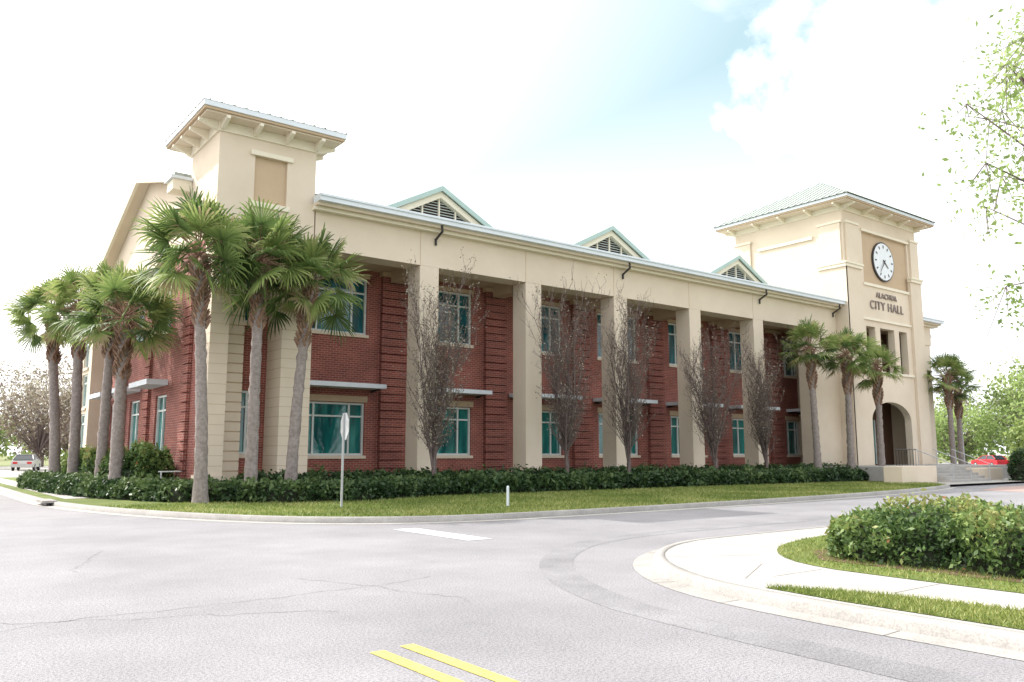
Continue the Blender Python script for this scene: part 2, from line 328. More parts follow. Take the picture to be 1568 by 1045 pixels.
# ---------------------------------------------------------------- hedges
def hedge(name,path,w,h,z0,n,size,mat='hedge',rough=0.12,tone=0.4):
    par=empty(name)
    P=[Vector((a[0],a[1],0)) for a in path]; L=[(q-p).length for p,q in zip(P[:-1],P[1:])]; T=sum(L); cum=np.concatenate([[0],np.cumsum(L)])
    xs=np.array([p.x for p in P]);ys=np.array([p.y for p in P])
    def at(s):
        x=np.interp(s,cum,xs);y=np.interp(s,cum,ys); x2=np.interp(np.clip(s+0.2,0,T),cum,xs);y2=np.interp(np.clip(s+0.2,0,T),cum,ys)
        x1=np.interp(np.clip(s-0.2,0,T),cum,xs);y1=np.interp(np.clip(s-0.2,0,T),cum,ys)
        t=np.stack([x2-x1,y2-y1],1); t/=np.maximum(np.linalg.norm(t,axis=1,keepdims=True),1e-6)
        return x,y,-t[:,1],t[:,0]
    def surf(s,th,rad):
        x,y,nx,ny=at(s); e_=np.minimum(s,T-s); cap=np.clip(e_/(0.25*w),0,1)**0.35; cap=0.55+0.45*cap
        c=np.cos(th);sn=np.sin(th)
        lx=np.sign(c)*np.abs(c)**0.6*w/2*rad*cap; lz=np.abs(sn)**0.6*h*rad*cap
        nz=n3(np.stack([x+lx*nx,y+lx*ny,lz],1),1.3)
        nf=n3(np.stack([x+lx*nx,y+lx*ny,lz],1),4.5)
        k=1+nz*rough*1.6+nf*rough
        return np.stack([x+nx*lx*k,y+ny*lx*k,z0+lz*k],1),nz+0.7*nf
    s=rng.uniform(0,T,n); th=rng.uniform(0,math.pi,n); rad=1-np.abs(rng.normal(0,0.06,n))
    m=rng.random(n)<min(0.25,0.8*w/T); s=np.where(m,np.where(rng.random(n)<0.5,rng.uniform(0,0.12*w,n),T-rng.uniform(0,0.12*w,n)),s); rad=np.where(m,rng.random(n)**0.5,rad)
    Q,nz=surf(s,th,rad); Q+=rng.normal(0,size*0.5,Q.shape)
    k=rng.random(n)<0.07; Q[k,2]+=rng.uniform(0,size*2.4,k.sum())
    V,F=leaves(Q,size,0.5)
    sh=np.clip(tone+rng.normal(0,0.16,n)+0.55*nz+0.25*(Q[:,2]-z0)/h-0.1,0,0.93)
    if mat=='hedge2':
        kk=rng.random(n)<0.006; sh[kk]=1.0
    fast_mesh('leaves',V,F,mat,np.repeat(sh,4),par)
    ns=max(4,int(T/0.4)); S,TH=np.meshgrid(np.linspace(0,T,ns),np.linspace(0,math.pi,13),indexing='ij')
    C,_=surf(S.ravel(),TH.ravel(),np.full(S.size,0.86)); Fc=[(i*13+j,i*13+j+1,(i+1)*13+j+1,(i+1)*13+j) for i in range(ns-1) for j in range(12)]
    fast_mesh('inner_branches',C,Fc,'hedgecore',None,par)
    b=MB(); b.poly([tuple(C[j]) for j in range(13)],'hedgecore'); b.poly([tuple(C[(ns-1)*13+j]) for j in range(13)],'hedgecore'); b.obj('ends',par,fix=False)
    return par
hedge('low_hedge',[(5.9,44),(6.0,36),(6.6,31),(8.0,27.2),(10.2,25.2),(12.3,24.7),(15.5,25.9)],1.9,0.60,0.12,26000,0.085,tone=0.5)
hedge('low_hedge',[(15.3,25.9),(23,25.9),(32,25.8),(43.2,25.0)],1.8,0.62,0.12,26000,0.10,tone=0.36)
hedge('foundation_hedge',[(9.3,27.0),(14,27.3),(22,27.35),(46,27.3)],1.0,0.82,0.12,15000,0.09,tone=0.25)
hedge('clipped_hedge',[(7.3,37.5),(7.3,44)],1.4,1.6,0.12,7000,0.09,'hedge2',tone=0.42)
hedge('round_shrub',[(6.8,30.9),(8.0,31.4)],1.7,1.65,0.12,6500,0.075,'hedge2',0.2,tone=0.25)
hedge('round_shrub',[(6.7,34.2),(7.8,34.5)],1.5,1.5,0.12,4500,0.075,'hedge2',0.2,tone=0.4)
hedge('tall_hedge',[(51,19.6),(66,19.6)],1.8,1.7,0.1,9000,0.11,tone=0.3)
hedge('island_bush',[(12.15,6.95),(12.3,5.2),(12.4,-5)],3.3,0.74,0.13,62000,0.042,'hedge2',0.15,tone=0.48)
flat('mulch_bed',[(10.5,6.7),(11.4,7.4),(14.0,7.4),(14.2,-8),(10.5,-8)],0.142,'mulch')

# ---------------------------------------------------------------- city hall
CH=empty('city_hall_building')
def wall(b,orient,plane,d0,d1,u0,u1,z0,z1,ops,k):
    us=sorted({u0,u1,*[o[0] for o in ops],*[o[1] for o in ops]}); us=[u for u in us if u0<=u<=u1]
    for a,c in zip(us[:-1],us[1:]):
        zz=[(o[2],o[3]) for o in ops if o[0]<=a+1e-6 and o[1]>=c-1e-6]; zz.sort(); z=z0
        for lo,hi in zz:
            if lo>z: bx(b,orient,plane,a,c,d0,d1,z,lo,k)
            z=hi
        if z<z1: bx(b,orient,plane,a,c,d0,d1,z,z1,k)
def bx(b,o,plane,u0,u1,d0,d1,z0,z1,k):
    if o=='Y': b.box(u0,u1,plane+d0,plane+d1,z0,z1,k)
    else: b.box(plane+d0,plane+d1,u0,u1,z0,z1,k)
def window(bf,bg,o,plane,u0,u1,z0,z1,mull=2,tr=0.74):
    fw=0.085
    bx(bg,o,plane,u0,u1,0.17,0.19,z0,z1,'glass' if z0<5 else 'glass_up')
    for a,c in((u0,u0+fw),(u1-fw,u1)): bx(bf,o,plane,a,c,0.08,0.165,z0,z1,'frame')
    for a,c in((z0,z0+fw),(z1-fw,z1)): bx(bf,o,plane,u0+fw+.002,u1-fw-.002,0.08,0.165,a,c,'frame')
    for i in range(mull):
        u=u0+(u1-u0)*((0.23,0.77)[i] if mull==2 else 0.5)
        bx(bf,o,plane,u-0.04,u+0.04,0.095,0.165,z0+fw,z1-fw,'frame')
    zt=z0+(z1-z0)*tr
    bx(bf,o,plane,u0+fw+.002,u1-fw-.002,0.105,0.16,zt-0.035,zt+0.035,'frame')
    bx(bf,o,plane,u0-0.08,u1+0.08,-0.07,0.075,z0-0.13,z0-0.002,'stucco')
bw=MB();bf=MB();bg=MB()
cent=[14.4,19.8,25.3,30.7,36.2,41.6,46.3]
ops=[]
for c in cent:
    h=1.45 if c<45 else 0.7
    ops.append((c-h,c+h,1.55,3.72)); ops.append((c-h,c+h,6.6,9.0))
wall(bw,'Y',31.0,0,0.3,12.1,47.0,0.0,9.4,ops,'brick')
for o_ in ops: window(bf,bg,'Y',31.0,*o_)
for c in cent:
    h=1.45 if c<45 else 0.7
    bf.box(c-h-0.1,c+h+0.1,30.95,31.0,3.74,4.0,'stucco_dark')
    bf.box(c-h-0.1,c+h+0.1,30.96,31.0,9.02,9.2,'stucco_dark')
bp_=MB()
cols=[17.1,22.55,28.0,33.5,38.95,44.4]
for c in cols+[12.6]:
    w=0.62 if c>13 else 0.3
    z=0.0
    while z<9.1:
        bp_.box(c-w,c+w,30.78,30.999,z,min(z+0.30,9.2),'brick_pier'); z+=0.345
    bp_.box(c-w-0.06,c+w+0.06,30.7,30.998,9.2,9.4,'stucco_dark')
bp_.obj('brick_piers',CH)
opsL=[]
for y0,y1 in((33.0,34.6),(37.2,38.9),(41.2,42.8)):
    opsL.append((y0,y1,1.6,3.9)); opsL.append((y0,y1,6.4,8.7))
wall(bw,'X',8.45,0,0.3,30.0,46.4,0.0,9.4,opsL,'brick')
for o_ in opsL: window(bf,bg,'X',8.45,*o_,mull=1)
z=0
while z<9.1:
    for y0,y1 in((29.95,30.8),(35.4,36.3),(39.6,40.4),(45.5,46.3)):
        bw.box(8.33,8.449,y0,y1,z,z+0.3,'brick')
    z+=0.345
bw.box(8.75,59.0,46.0,46.4,0,9.4,'brick'); bw.box(56.3,59.0,28.9,29.2,0,9.3,'brick'); bw.box(58.7,59.0,29.21,45.9,0,9.3,'brick')
bw.obj('brick_walls',CH)
bf.obj('window_frames',CH); bg.obj('window_glass_panes',CH)
RY=37.6
def rz(y): return 11.0+(y-27.3)*0.265 if y<=RY else 11.0+(RY-27.3)*0.265-(y-RY)*0.38
bs=MB()
bs.box(8.4,8.8,31.35,46.45,9.3,9.6,'stucco')
bs.prism([(8.42,31.35,9.6),(8.42,46.45,9.6),(8.42,46.45,rz(46.45)-0.02),(8.42,RY,rz(RY)-0.02),(8.42,31.35,rz(31.35)-0.02)],(0.35,0,0),'stucco')
bs.box(8.8,59.0,45.9,46.45,9.4,9.95,'stucco')
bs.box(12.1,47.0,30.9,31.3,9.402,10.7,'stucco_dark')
bs.obj('upper_walls',CH)
ba=MB()
for c in cent:
    h=1.9 if c<45 else 0.7
    ba.box(c-h,c+h,29.95,30.95,4.28,4.46,'white')
    for u in(c-h+0.2,c+h-0.2): ba.prism([(u,30.95,4.15),(u,30.2,4.27),(u,30.95,4.27)],(0.06,0,0),'dark')
for y0,y1 in((32.4,35.2),(36.6,39.4),(40.7,43.4)):
    ba.box(7.55,8.32,y0,y1,4.2,4.4,'white')
ba.obj('sunshades',CH)
bc=MB()
for c in cols[:-1]:
    bc.box(c-0.45,c+0.45,28.0,28.95,0,9.2,'stucco')
    bc.box(c-0.52,c+0.52,27.93,29.02,0,0.9,'stucco')
bc.box(44.1,47.1,28.0,28.95,0,9.2,'stucco')
bc.box(57.6,59.0,28.0,28.899,0,9.3,'stucco')
bc.obj('columns',CH,bevel=0.02)
bb=MB()
bb.box(12.1,47.1,28.0,28.95,9.2,10.62,'stucco')
bb.box(56.35,59.1,27.95,28.95,9.3,10.62,'stucco')
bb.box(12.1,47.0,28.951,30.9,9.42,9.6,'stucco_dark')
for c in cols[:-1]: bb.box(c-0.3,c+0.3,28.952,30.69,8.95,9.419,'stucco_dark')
for c in cols[:-1]:
    bb.box(c-0.46,c-0.44,27.992,28.0,9.2,10.62,'stucco_dark')
bb.obj('porch_beam',CH)
bk=MB()
def cornice(x0,x1):
    bk.box(x0,x1,27.72,28.2,10.62,10.74,'cream')
    bk.box(x0,x1,27.50,28.2,10.74,10.86,'stucco')
    bk.box(x0,x1,27.27,27.9,10.86,11.13,'white')
    bk.box(x0,x1,27.22,27.269,11.03,11.10,'white')
cornice(11.95,47.0); cornice(56.5,59.8)
bk.box(59.1,59.8,28.2,46,9.95,10.2,'white')
for x in(17.35,28.15,39.1,46.6):
    bk.tube((x,27.5,10.86),(x,27.45,10.6),0.05,0.05,'dark'); bk.tube((x,27.45,10.6),(x,27.97,10.35),0.05,0.05,'dark'); bk.tube((x,27.95,10.37),(x,27.95,10.12),0.05,0.05,'dark')
bk.obj('cornice_and_gutter',CH)
br=MB()
def roofpiece(x0,x1,ya):
    br.prism([(x0,ya,rz(ya)),(x1,ya,rz(ya)),(x1,RY,rz(RY)),(x0,RY,rz(RY))],(0,0,0.12),'roof')
    br.prism([(x0,RY,rz(RY)),(x1,RY,rz(RY)),(x1,46.9,rz(46.9)),(x0,46.9,rz(46.9))],(0,0,0.12),'roof')
roofpiece(12.15,46.85,27.32); roofpiece(7.85,12.149,31.35); roofpiece(46.851,56.35,35.6); roofpiece(56.351,59.9,27.32)
for ya,yb in((31.3,RY),(46.95,RY)):
    br.prism([(7.83,ya,rz(ya)-0.28),(7.83,yb,rz(RY)-0.28),(7.83,yb,rz(RY)-0.005),(7.83,ya,rz(ya)-0.005)],(0.14,0,0),'cream')
    br.prism([(7.972,ya,rz(ya)-0.2),(7.972,yb,rz(RY)-0.2),(7.972,yb,rz(RY)-0.04),(7.972,ya,rz(ya)-0.04)],(0.44,0,0),'stucco')
br.box(7.75,8.44,31.1,31.9,11.45,11.85,'cream'); br.box(7.65,8.44,31.0,32.0,11.852,11.96,'white')
br.obj('main_roof',CH)
bd=MB()
for c in(19.5,30.4,41.3):
    hw=3.5;zb=12.05;zp=13.85
    for s in(-1,1):
        bd.prism([(c,30.95,zp),(c+s*hw,30.95,zb-0.02),(c+s*hw,36.6,zb-0.02),(c,36.6,zp)],(0,0,-0.12),'roof')
        bd.prism([(c,30.93,zp+0.03),(c+s*(hw+0.05),30.93,zb-0.01),(c+s*(hw-0.3),30.93,zb-0.08),(c,30.93,zp-0.2)],(0,-0.08,0),'fascia_g')
        bd.prism([(c,31.0,zp-0.19),(c+s*(hw-0.3),31.0,zb-0.1),(c+s*(hw-0.85),31.0,zb-0.12),(c,31.0,zp-0.5)],(0,0.3,0),'cream')
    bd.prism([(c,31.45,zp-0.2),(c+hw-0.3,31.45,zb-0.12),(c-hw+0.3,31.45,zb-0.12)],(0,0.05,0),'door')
    nsl=10
    for i in range(nsl):
        z=zb+0.02+i*(zp-0.5-zb)/nsl; w=(hw-0.9)*(1-(z-zb)/(zp-0.45-zb))
        if w>0.12: bd.prism([(c-w,31.2,z),(c-w,31.4,z+0.11),(c-w,31.42,z+0.13),(c-w,31.2,z+0.03)],(2*w,0,0),'louver')
    for u in(-0.9,0,0.9): bd.box(c+u-0.035,c+u+0.035,31.15,31.25,zb,zp-0.5-abs(u)*0.5,'cream')
bd.obj('dormers',CH)

def hip(b,x0,x1,y0,y1,ze,apex,k):
    cx=(x0+x1)/2;cy=(y0+y1)/2
    c=[(x0,y0,ze),(x1,y0,ze),(x1,y1,ze),(x0,y1,ze)]
    for i in range(4): b.poly([c[i],c[(i+1)%4],(cx,cy,apex)],k)
def eave(b,x0,x1,y0,y1,z,over,nb_x,nb_y):
    X0,X1,Y0,Y1=x0-over,x1+over,y0-over,y1+over
    b.box(X0+0.1,X1-0.1,Y0+0.1,Y1-0.1,z,z+0.06,'stucco')
    b.box(X0,X1,Y0,Y1,z+0.062,z+0.15,'stucco_dark'); b.box(X0-0.05,X1+0.05,Y0-0.05,Y1+0.05,z+0.152,z+0.34,'white')
    b.box(x0-0.08,x1+0.08,y0-0.08,y1+0.08,z-0.34,z-0.002,'cream')
    def br_(px,py,dx,dy):
        o=over*0.85
        w=0.065
        if dx: b.prism([(px,py-w,z-0.003),(px+dx*o,py-w,z-0.003),(px+dx*o,py-w,z-0.1),(px+dx*0.1,py-w,z-0.3),(px,py-w,z-0.3)],(0,2*w,0),'cream')
        else: b.prism([(px-w,py,z-0.003),(px-w,py+dy*o,z-0.003),(px-w,py+dy*o,z-0.1),(px-w,py+dy*0.1,z-0.3),(px-w,py,z-0.3)],(2*w,0,0),'cream')
    for i in range(nb_x):
        u=x0+0.05+(x1-x0-0.1)*i/(nb_x-1); br_(u,y0-0.081,0,-1); br_(u,y1+0.081,0,1)
    for i in range(nb_y):
        u=y0+0.05+(y1-y0-0.1)*i/(nb_y-1); br_(x0-0.081,u,-1,0); br_(x1+0.081,u,1,0)
def seams(b,x0,x1,y0,y1,ze,apex,step,k='roof'):
    cx=(x0+x1)/2;cy=(y0+y1)/2
    u=x0+step/2
    while u<x1:
        t=1-abs(u-cx)/(x1-cx); b.tube((u,y0,ze+0.02),(u,y0+(cy-y0)*t,ze+(apex-ze)*t+0.02),0.03,0.03,k,6); u+=step
    u=y0+step/2
    while u<y1:
        t=1-abs(u-cy)/(y1-cy); b.tube((x0,u,ze+0.02),(x0+(cx-x0)*t,u,ze+(apex-ze)*t+0.02),0.03,0.03,k,6); u+=step
t=MB(); x0,x1,y0,y1=8.45,12.05,28.0,31.3
wall(t,'Y',28.0,0,0.3,x0,x1,9.2,13.25,[(9.73,10.94,10.55,12.25)],'stucco')
t.box(x0,x0+0.3,28.301,y1,9.2,13.25,'stucco'); t.box(x1-0.3,x1,28.301,y1,9.2,13.25,'stucco'); t.box(x0+.301,x1-.301,y1-0.3,y1,9.2,13.25,'stucco')
t.box(9.73,10.94,28.1,28.2,10.55,12.25,'stucco_dark')
t.box(9.55,11.12,27.9,27.999,12.25,12.42,'cream'); t.box(9.6,11.05,27.92,27.999,10.36,10.549,'cream')
t.box(x0+.301,x1-.301,28.301,y1-.301,9.2,9.3,'stucco')
t.box(8.45,9.08,28.0,29.0,0,9.2,'stucco')
t.box(8.38,9.15,27.93,29.07,0,0.9,'stucco')
t.box(10.98,12.1,28.0,29.4,0,9.199,'stucco')
t.box(10.92,12.16,27.94,29.46,0,0.9,'stucco')
z=0.0
while z<9.1:
    t.box(9.3,9.95,28.95,29.35,z,min(9.19,z+0.3),'stucco'); t.box(9.32,9.93,28.98,29.34,z+0.3,min(9.19,z+0.345),'stucco_dark'); z+=0.345
for zz in np.arange(1.2,9.1,0.345):
    t.box(8.445,9.085,27.994,29.004,zz,zz+0.015,'stucco_dark'); t.box(10.975,12.103,27.994,29.39,zz,zz+0.015,'stucco_dark')  # score lines: groove shade put on as thin darker strips
wall(t,'Y',29.41,0,0.3,8.75,12.1,0,9.19,[(9.97,10.7,1.6,3.9),(9.97,10.7,6.4,8.7)],'brick')
window(t,t,'Y',29.41,9.97,10.7,1.6,3.9,1); window(t,t,'Y',29.41,9.97,10.7,6.4,8.7,1)
t.box(8.46,8.74,29.08,29.949,0,9.19,'brick'); t.box(11.8,12.1,29.72,30.99,0,9.19,'brick')
eave(t,x0,x1,y0,y1,13.2,0.78,4,4)
hip(t,7.6,12.9,27.15,32.15,13.545,14.2,'roof'); seams(t,7.6,12.9,27.15,32.15,13.545,14.2,0.42)
t.obj('left_tower',CH)
t=MB(); x0,x1,y0,y1=47.1,56.35,27.3,35.5
ops=[(49.25,50.35,6.9,9.75),(50.95,52.75,6.9,9.75),(53.35,54.4,6.9,9.75),(49.35,54.25,0.0,4.95),(49.35,55.1,12.6,16.0)]
wall(t,'Y',27.3,0,0.45,x0,x1,0,17.3,ops,'stucco')
cx=51.8; hw=2.45; za=3.75; zt=4.95
for s in(-1,1):
    pts=[(cx+s*hw,27.3,za)]
    for i in range(1,13):
        a=math.pi/2*i/12; pts.append((cx+s*hw*math.cos(a),27.3,za+(zt-za)*math.sin(a)))
    pts[-1]=(cx,27.3,zt); pts.append((cx+s*hw,27.3,zt)); t.prism(pts,(0,0.45,0),'stucco')
t.box(x0,x0+0.3,27.751,y1,0,17.3,'stucco'); t.box(x1-0.3,x1,27.751,y1,0,17.3,'stucco'); t.box(x0+.301,x1-.301,y1-0.3,y1,9,17.3,'stucco')
t.box(49.35,55.1,27.42,27.5,12.6,16.0,'stucco_dark')
t.box(49.2,55.25,27.2,27.299,16.0,16.15,'cream'); t.box(49.2,55.25,27.22,27.299,12.42,12.6,'cream')
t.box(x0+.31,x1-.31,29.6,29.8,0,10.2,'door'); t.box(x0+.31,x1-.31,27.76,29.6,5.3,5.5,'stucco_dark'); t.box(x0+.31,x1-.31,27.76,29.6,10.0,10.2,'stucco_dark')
t.box(50.2,53.4,29.45,29.55,0.95,3.9,'glass')
for u in(50.2,51.25,52.3,53.33): t.box(u,u+0.08,29.38,29.44,0.95,3.9,'frame')
t.box(49.5,54.2,29.45,29.55,7.0,9.6,'glass')
for a,c in((46.98,48.75),(55.0,56.47)):
    t.box(a,c,27.12,27.298,0,13.3,'stucco'); t.box(a-0.05,c+0.05,27.02,27.298,13.3,13.5,'cream'); t.box(a-0.1,c+0.1,26.96,27.298,13.5,13.62,'cream')
    t.box(a+0.35,c-0.05,27.16,27.298,13.62,16.2,'stucco'); t.box(a+0.3,c,27.1,27.298,16.2,16.34,'cream')
for a,c in((27.12,29.0),(33.9,35.6)):
    t.box(46.94,47.098,a,c,0,13.3,'stucco'); t.box(46.84,47.098,a-0.05,c+0.05,13.3,13.5,'cream'); t.box(46.78,47.098,a-0.1,c+0.1,13.5,13.62,'cream')
    t.box(46.98,47.098,a+0.3,c-0.1,13.62,16.2,'stucco'); t.box(46.92,47.098,a+0.2,c,16.2,16.34,'cream')
t.box(46.98,47.098,29.4,33.6,15.5,15.68,'cream')
t.box(48.9,54.9,27.2,27.298,10.15,10.3,'cream'); t.box(49.0,54.9,27.2,27.298,6.72,6.88,'cream')
eave(t,x0,x1,y0,y1,17.35,0.95,5,5)
hip(t,46.0,57.4,26.2,36.6,17.70,20.8,'roof'); seams(t,46.0,57.4,26.2,36.6,17.7,20.8,0.5)
t.obj('clock_tower',CH)
ck=MB(); ccx,ccz=51.95,14.3
ck.tube((ccx,27.41,ccz),(ccx,27.30,ccz),1.34,1.34,'dark',48); ck.tube((ccx,27.299,ccz),(ccx,27.28,ccz),1.25,1.25,'clockface',48)
for i in range(12):
    a=2*math.pi*i/12; d=Vector((math.sin(a),0,math.cos(a))); p=Vector((ccx,27.27,ccz)); n_=Vector((d.z,0,-d.x))
    w=0.04; r0,r1=0.92,1.12
    ck.prism([tuple(p+d*r0+n_*w),tuple(p+d*r1+n_*w),tuple(p+d*r1-n_*w),tuple(p+d*r0-n_*w)],(0,-0.015,0),'dark')
for a,l,w,yy in((math.radians(130),0.62,0.055,27.25),(math.radians(218),0.95,0.04,27.22)):
    d=Vector((math.sin(a),0,math.cos(a))); p=Vector((ccx,yy,ccz)); n_=Vector((d.z,0,-d.x))
    ck.prism([tuple(p-d*0.15+n_*w),tuple(p+d*l+n_*w*0.4),tuple(p+d*l-n_*w*0.4),tuple(p-d*0.15-n_*w)],(0,-0.015,0),'dark')
ck.obj('clock_face',CH)
def text(s,size,x,z,y=27.29):
    cu=bpy.data.curves.new('txt','FONT'); cu.body=s; cu.size=size; cu.extrude=0.03; cu.align_x='CENTER'; cu.space_character=1.12
    o=bpy.data.objects.new('lettering',cu); link(o); o.rotation_euler=(math.pi/2,0,0); o.location=(x,y-0.03,z)
    cu.materials.append(M['letters']); o.parent=CH
text('ALACHUA',0.52,51.95,11.75); text('CITY HALL',0.80,51.95,10.95)
t=MB()
t.box(43.1,58,22.6,27.0,0.1,0.93,'concrete')
t.box(41.6,45.3,21.6,22.59,0.1,0.98,'stucco'); t.box(50.2,53.5,21.6,22.59,0.1,0.8,'stucco')
for i in range(5):
    t.box(45.31,50.19,20.9+i*0.34,22.59,0.1+i*0.155,0.1+(i+1)*0.155,'concrete')
t.obj('terrace_steps',CH,bevel=0.015)
t=MB()
for x in(45.6,47.7,50.0):
    t.tube((x,20.9,0.1),(x,20.9,1.05),0.025,0.025,'steel'); t.tube((x,22.7,0.9),(x,22.7,1.85),0.025,0.025,'steel'); t.tube((x,20.7,1.0),(x,22.9,1.9),0.025,0.025,'steel')
for x in np.arange(43.3,45.5,0.3): t.tube((x,22.75,0.93),(x,22.75,1.85),0.012,0.012,'dark')
t.tube((43.2,22.75,1.85),(45.5,22.75,1.85),0.02,0.02,'dark')
t.obj('handrails',CH)
t=MB()
opsb=[(45.0,46.4,1.7,3.6),(46.8,48.2,1.7,3.6),(45.0,46.4,3.9,5.6),(46.8,48.2,3.9,5.6),(45.0,46.4,5.9,7.6),(46.8,48.2,5.9,7.6)]
wall(t,'X',7.75,0,0.25,44.3,49.0,0,8.5,opsb,'stucco')
for o_ in opsb: window(t,t,'X',7.75,*o_,mull=1)
t.box(8.001,8.6,44.3,44.6,0,8.5,'stucco'); t.box(8.001,20,48.7,49.0,0,8.5,'stucco'); t.box(7.6,20,44.1,49.1,8.5,8.8,'cream')
t.obj('side_bay',CH)
t=MB()
for x in(7.7,7.7+0.9): t.tube((x,30.2,0.1),(x,30.2,1.0),0.03,0.03,'frame')
for z in(0.6,1.0): t.tube((7.6,30.2,z),(8.4,30.2,z),0.025,0.025,'frame')
t.obj('side_handrail',CH)

# ---------------------------------------------------------------- palms
def palm(x,y,zc,R=1.9,lean=(0,0),seed=0,nl=42,tr=0.17):
    r=np.random.default_rng(seed); par=empty('sabal_palm_tree')
    K=40;V=[];F=[];n=12
    H=zc-0.35
    for i in range(K+1):
        t_=i/K; rad=tr*(1.15-0.28*t_)*(1+0.05*math.sin(i*2.3+seed)+(0.05 if i%2 else 0))+0.07*math.exp(-t_*14)
        cxx=x+lean[0]*t_**1.5; cyy=y+lean[1]*t_**1.5
        for j in range(n):
            a=2*math.pi*j/n; rr=rad*(1+r.normal(0,0.05)); V.append((cxx+rr*math.cos(a),cyy+rr*math.sin(a),0.05+t_*H))
    for i in range(K):
        for j in range(n): q=(j+1)%n; F.append((i*n+j,i*n+q,(i+1)*n+q,(i+1)*n+j))
    fast_mesh('trunk',V,F,'palmtrunk',None,par,True)
    top=np.array([x+lean[0],y+lean[1],zc])
    segs=[]; nb=90
    for i in range(nb):
        t_=i/nb; z=zc-2.3+2.15*t_; a=i*2.4; rr=tr*1.05
        bxx=x+lean[0]*max(0,(z/zc))**1.5; byy=y+lean[1]*max(0,(z/zc))**1.5
        d=np.array([math.cos(a),math.sin(a),0]); s=np.array([-math.sin(a),math.cos(a),0])*(0.12 if i%2 else -0.12)
        p0=np.array([bxx,byy,z])+d*rr*0.75; p1=p0+d*(0.13+0.08*t_)+np.array([0,0,0.26])+s
        segs.append((*p0,*p1,0.06,0.022))
    LV=[];LF=[];LS=[];o=0
    for i in range(nl):
        u=(i+0.5)/nl
        el=math.radians(86-130*u**0.95+r.normal(0,9)); az=i*2.39996+r.normal(0,0.3)
        d=np.array([math.cos(az)*math.cos(el),math.sin(az)*math.cos(el),math.sin(el)])
        pl=R*r.uniform(0.40,0.68)
        hub=top+d*pl+np.array([0,0,-0.08*pl])
        mid=top+d*pl*0.5+np.array([0,0,0.02])
        segs.append((*top,*mid,0.022,0.016)); segs.append((*mid,*hub,0.016,0.011))
        side=np.cross(d,[0,0,1.0]); side/=max(np.linalg.norm(side),1e-3); nrm=np.cross(side,d)
        nseg=26; fl=R*r.uniform(0.42,0.56); base=np.clip(r.normal(0.45,0.24)+0.25*(0.7-u),0,0.88)
        if u>0.95: base=1.0; fl*=0.75
        tw=r.normal(0,0.5); nrm=nrm*math.cos(tw)+side*math.sin(tw); side=np.cross(d,nrm)
        for k in range(nseg):
            a=(k/(nseg-1)-0.5)*math.radians(220)
            dr=d*math.cos(a)+side*math.sin(a)
            fold=-0.3*abs(math.sin(a))+0.12
            dr=dr+nrm*fold; dr/=np.linalg.norm(dr)
            ln=fl*(1.0-0.28*abs(a)/2.1)*r.uniform(0.85,1.1)
            w=0.024*R/1.9*1.25
            wv=np.cross(dr,nrm+r.normal(0,0.3,3)); wv/=max(np.linalg.norm(wv),1e-3)
            p0=hub; p1=hub+dr*ln*0.5+np.array([0,0,-0.02*ln]); droop=r.uniform(0.04,0.36)*ln
            p2=hub+dr*ln*0.8+np.array([0,0,-droop*0.4]); p3=hub+dr*ln*0.97+np.array([0,0,-droop])
            LV+=[p0-wv*0.006,p0+wv*0.006,p1+wv*w,p1-wv*w,p2+wv*w*0.7,p2-wv*w*0.7,p3+wv*w*0.1,p3-wv*w*0.1]
            LF+=[(o,o+1,o+2,o+3),(o+3,o+2,o+4,o+5),(o+5,o+4,o+6,o+7)]; o+=8
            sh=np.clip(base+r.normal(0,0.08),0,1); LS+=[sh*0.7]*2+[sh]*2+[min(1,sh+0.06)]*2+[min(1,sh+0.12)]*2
    Vt,Ft=tubes(segs,5)
    fast_mesh('leaf_bases',Vt,Ft,'boots',None,par)
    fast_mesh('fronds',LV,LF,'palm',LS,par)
    return par
palm(7.75,25.8,7.8,2.2,(-0.40,0.1),1,44)
palm(9.35,26.0,7.95,2.15,(0.0,0),2,44)
palm(10.75,26.2,7.5,2.15,(0.5,0.1),3,42)
palm(6.5,31.4,6.5,2.15,(0.0,0.2),4,40,0.2)
palm(6.1,41.5,8.0,2.1,(-0.5,1.0),5,38,0.2)
palm(6.5,39.5,8.0,2.1,(-0.15,0.4),6,38,0.2)
palm(6.7,35.0,7.6,2.0,(0.1,0.2),16,36,0.18)
palm(40.4,25.6,7.4,1.8,(-0.25,0.0),7,36)
palm(42.7,25.0,7.2,1.8,(0.1,0),8,36)
palm(45.9,25.0,6.7,1.7,(0.1,0),9,34)
palm(57.6,26.3,6.9,1.9,(0.0,0),10,34)
palm(59.6,26.7,6.3,1.7,(0.3,0),11,34)

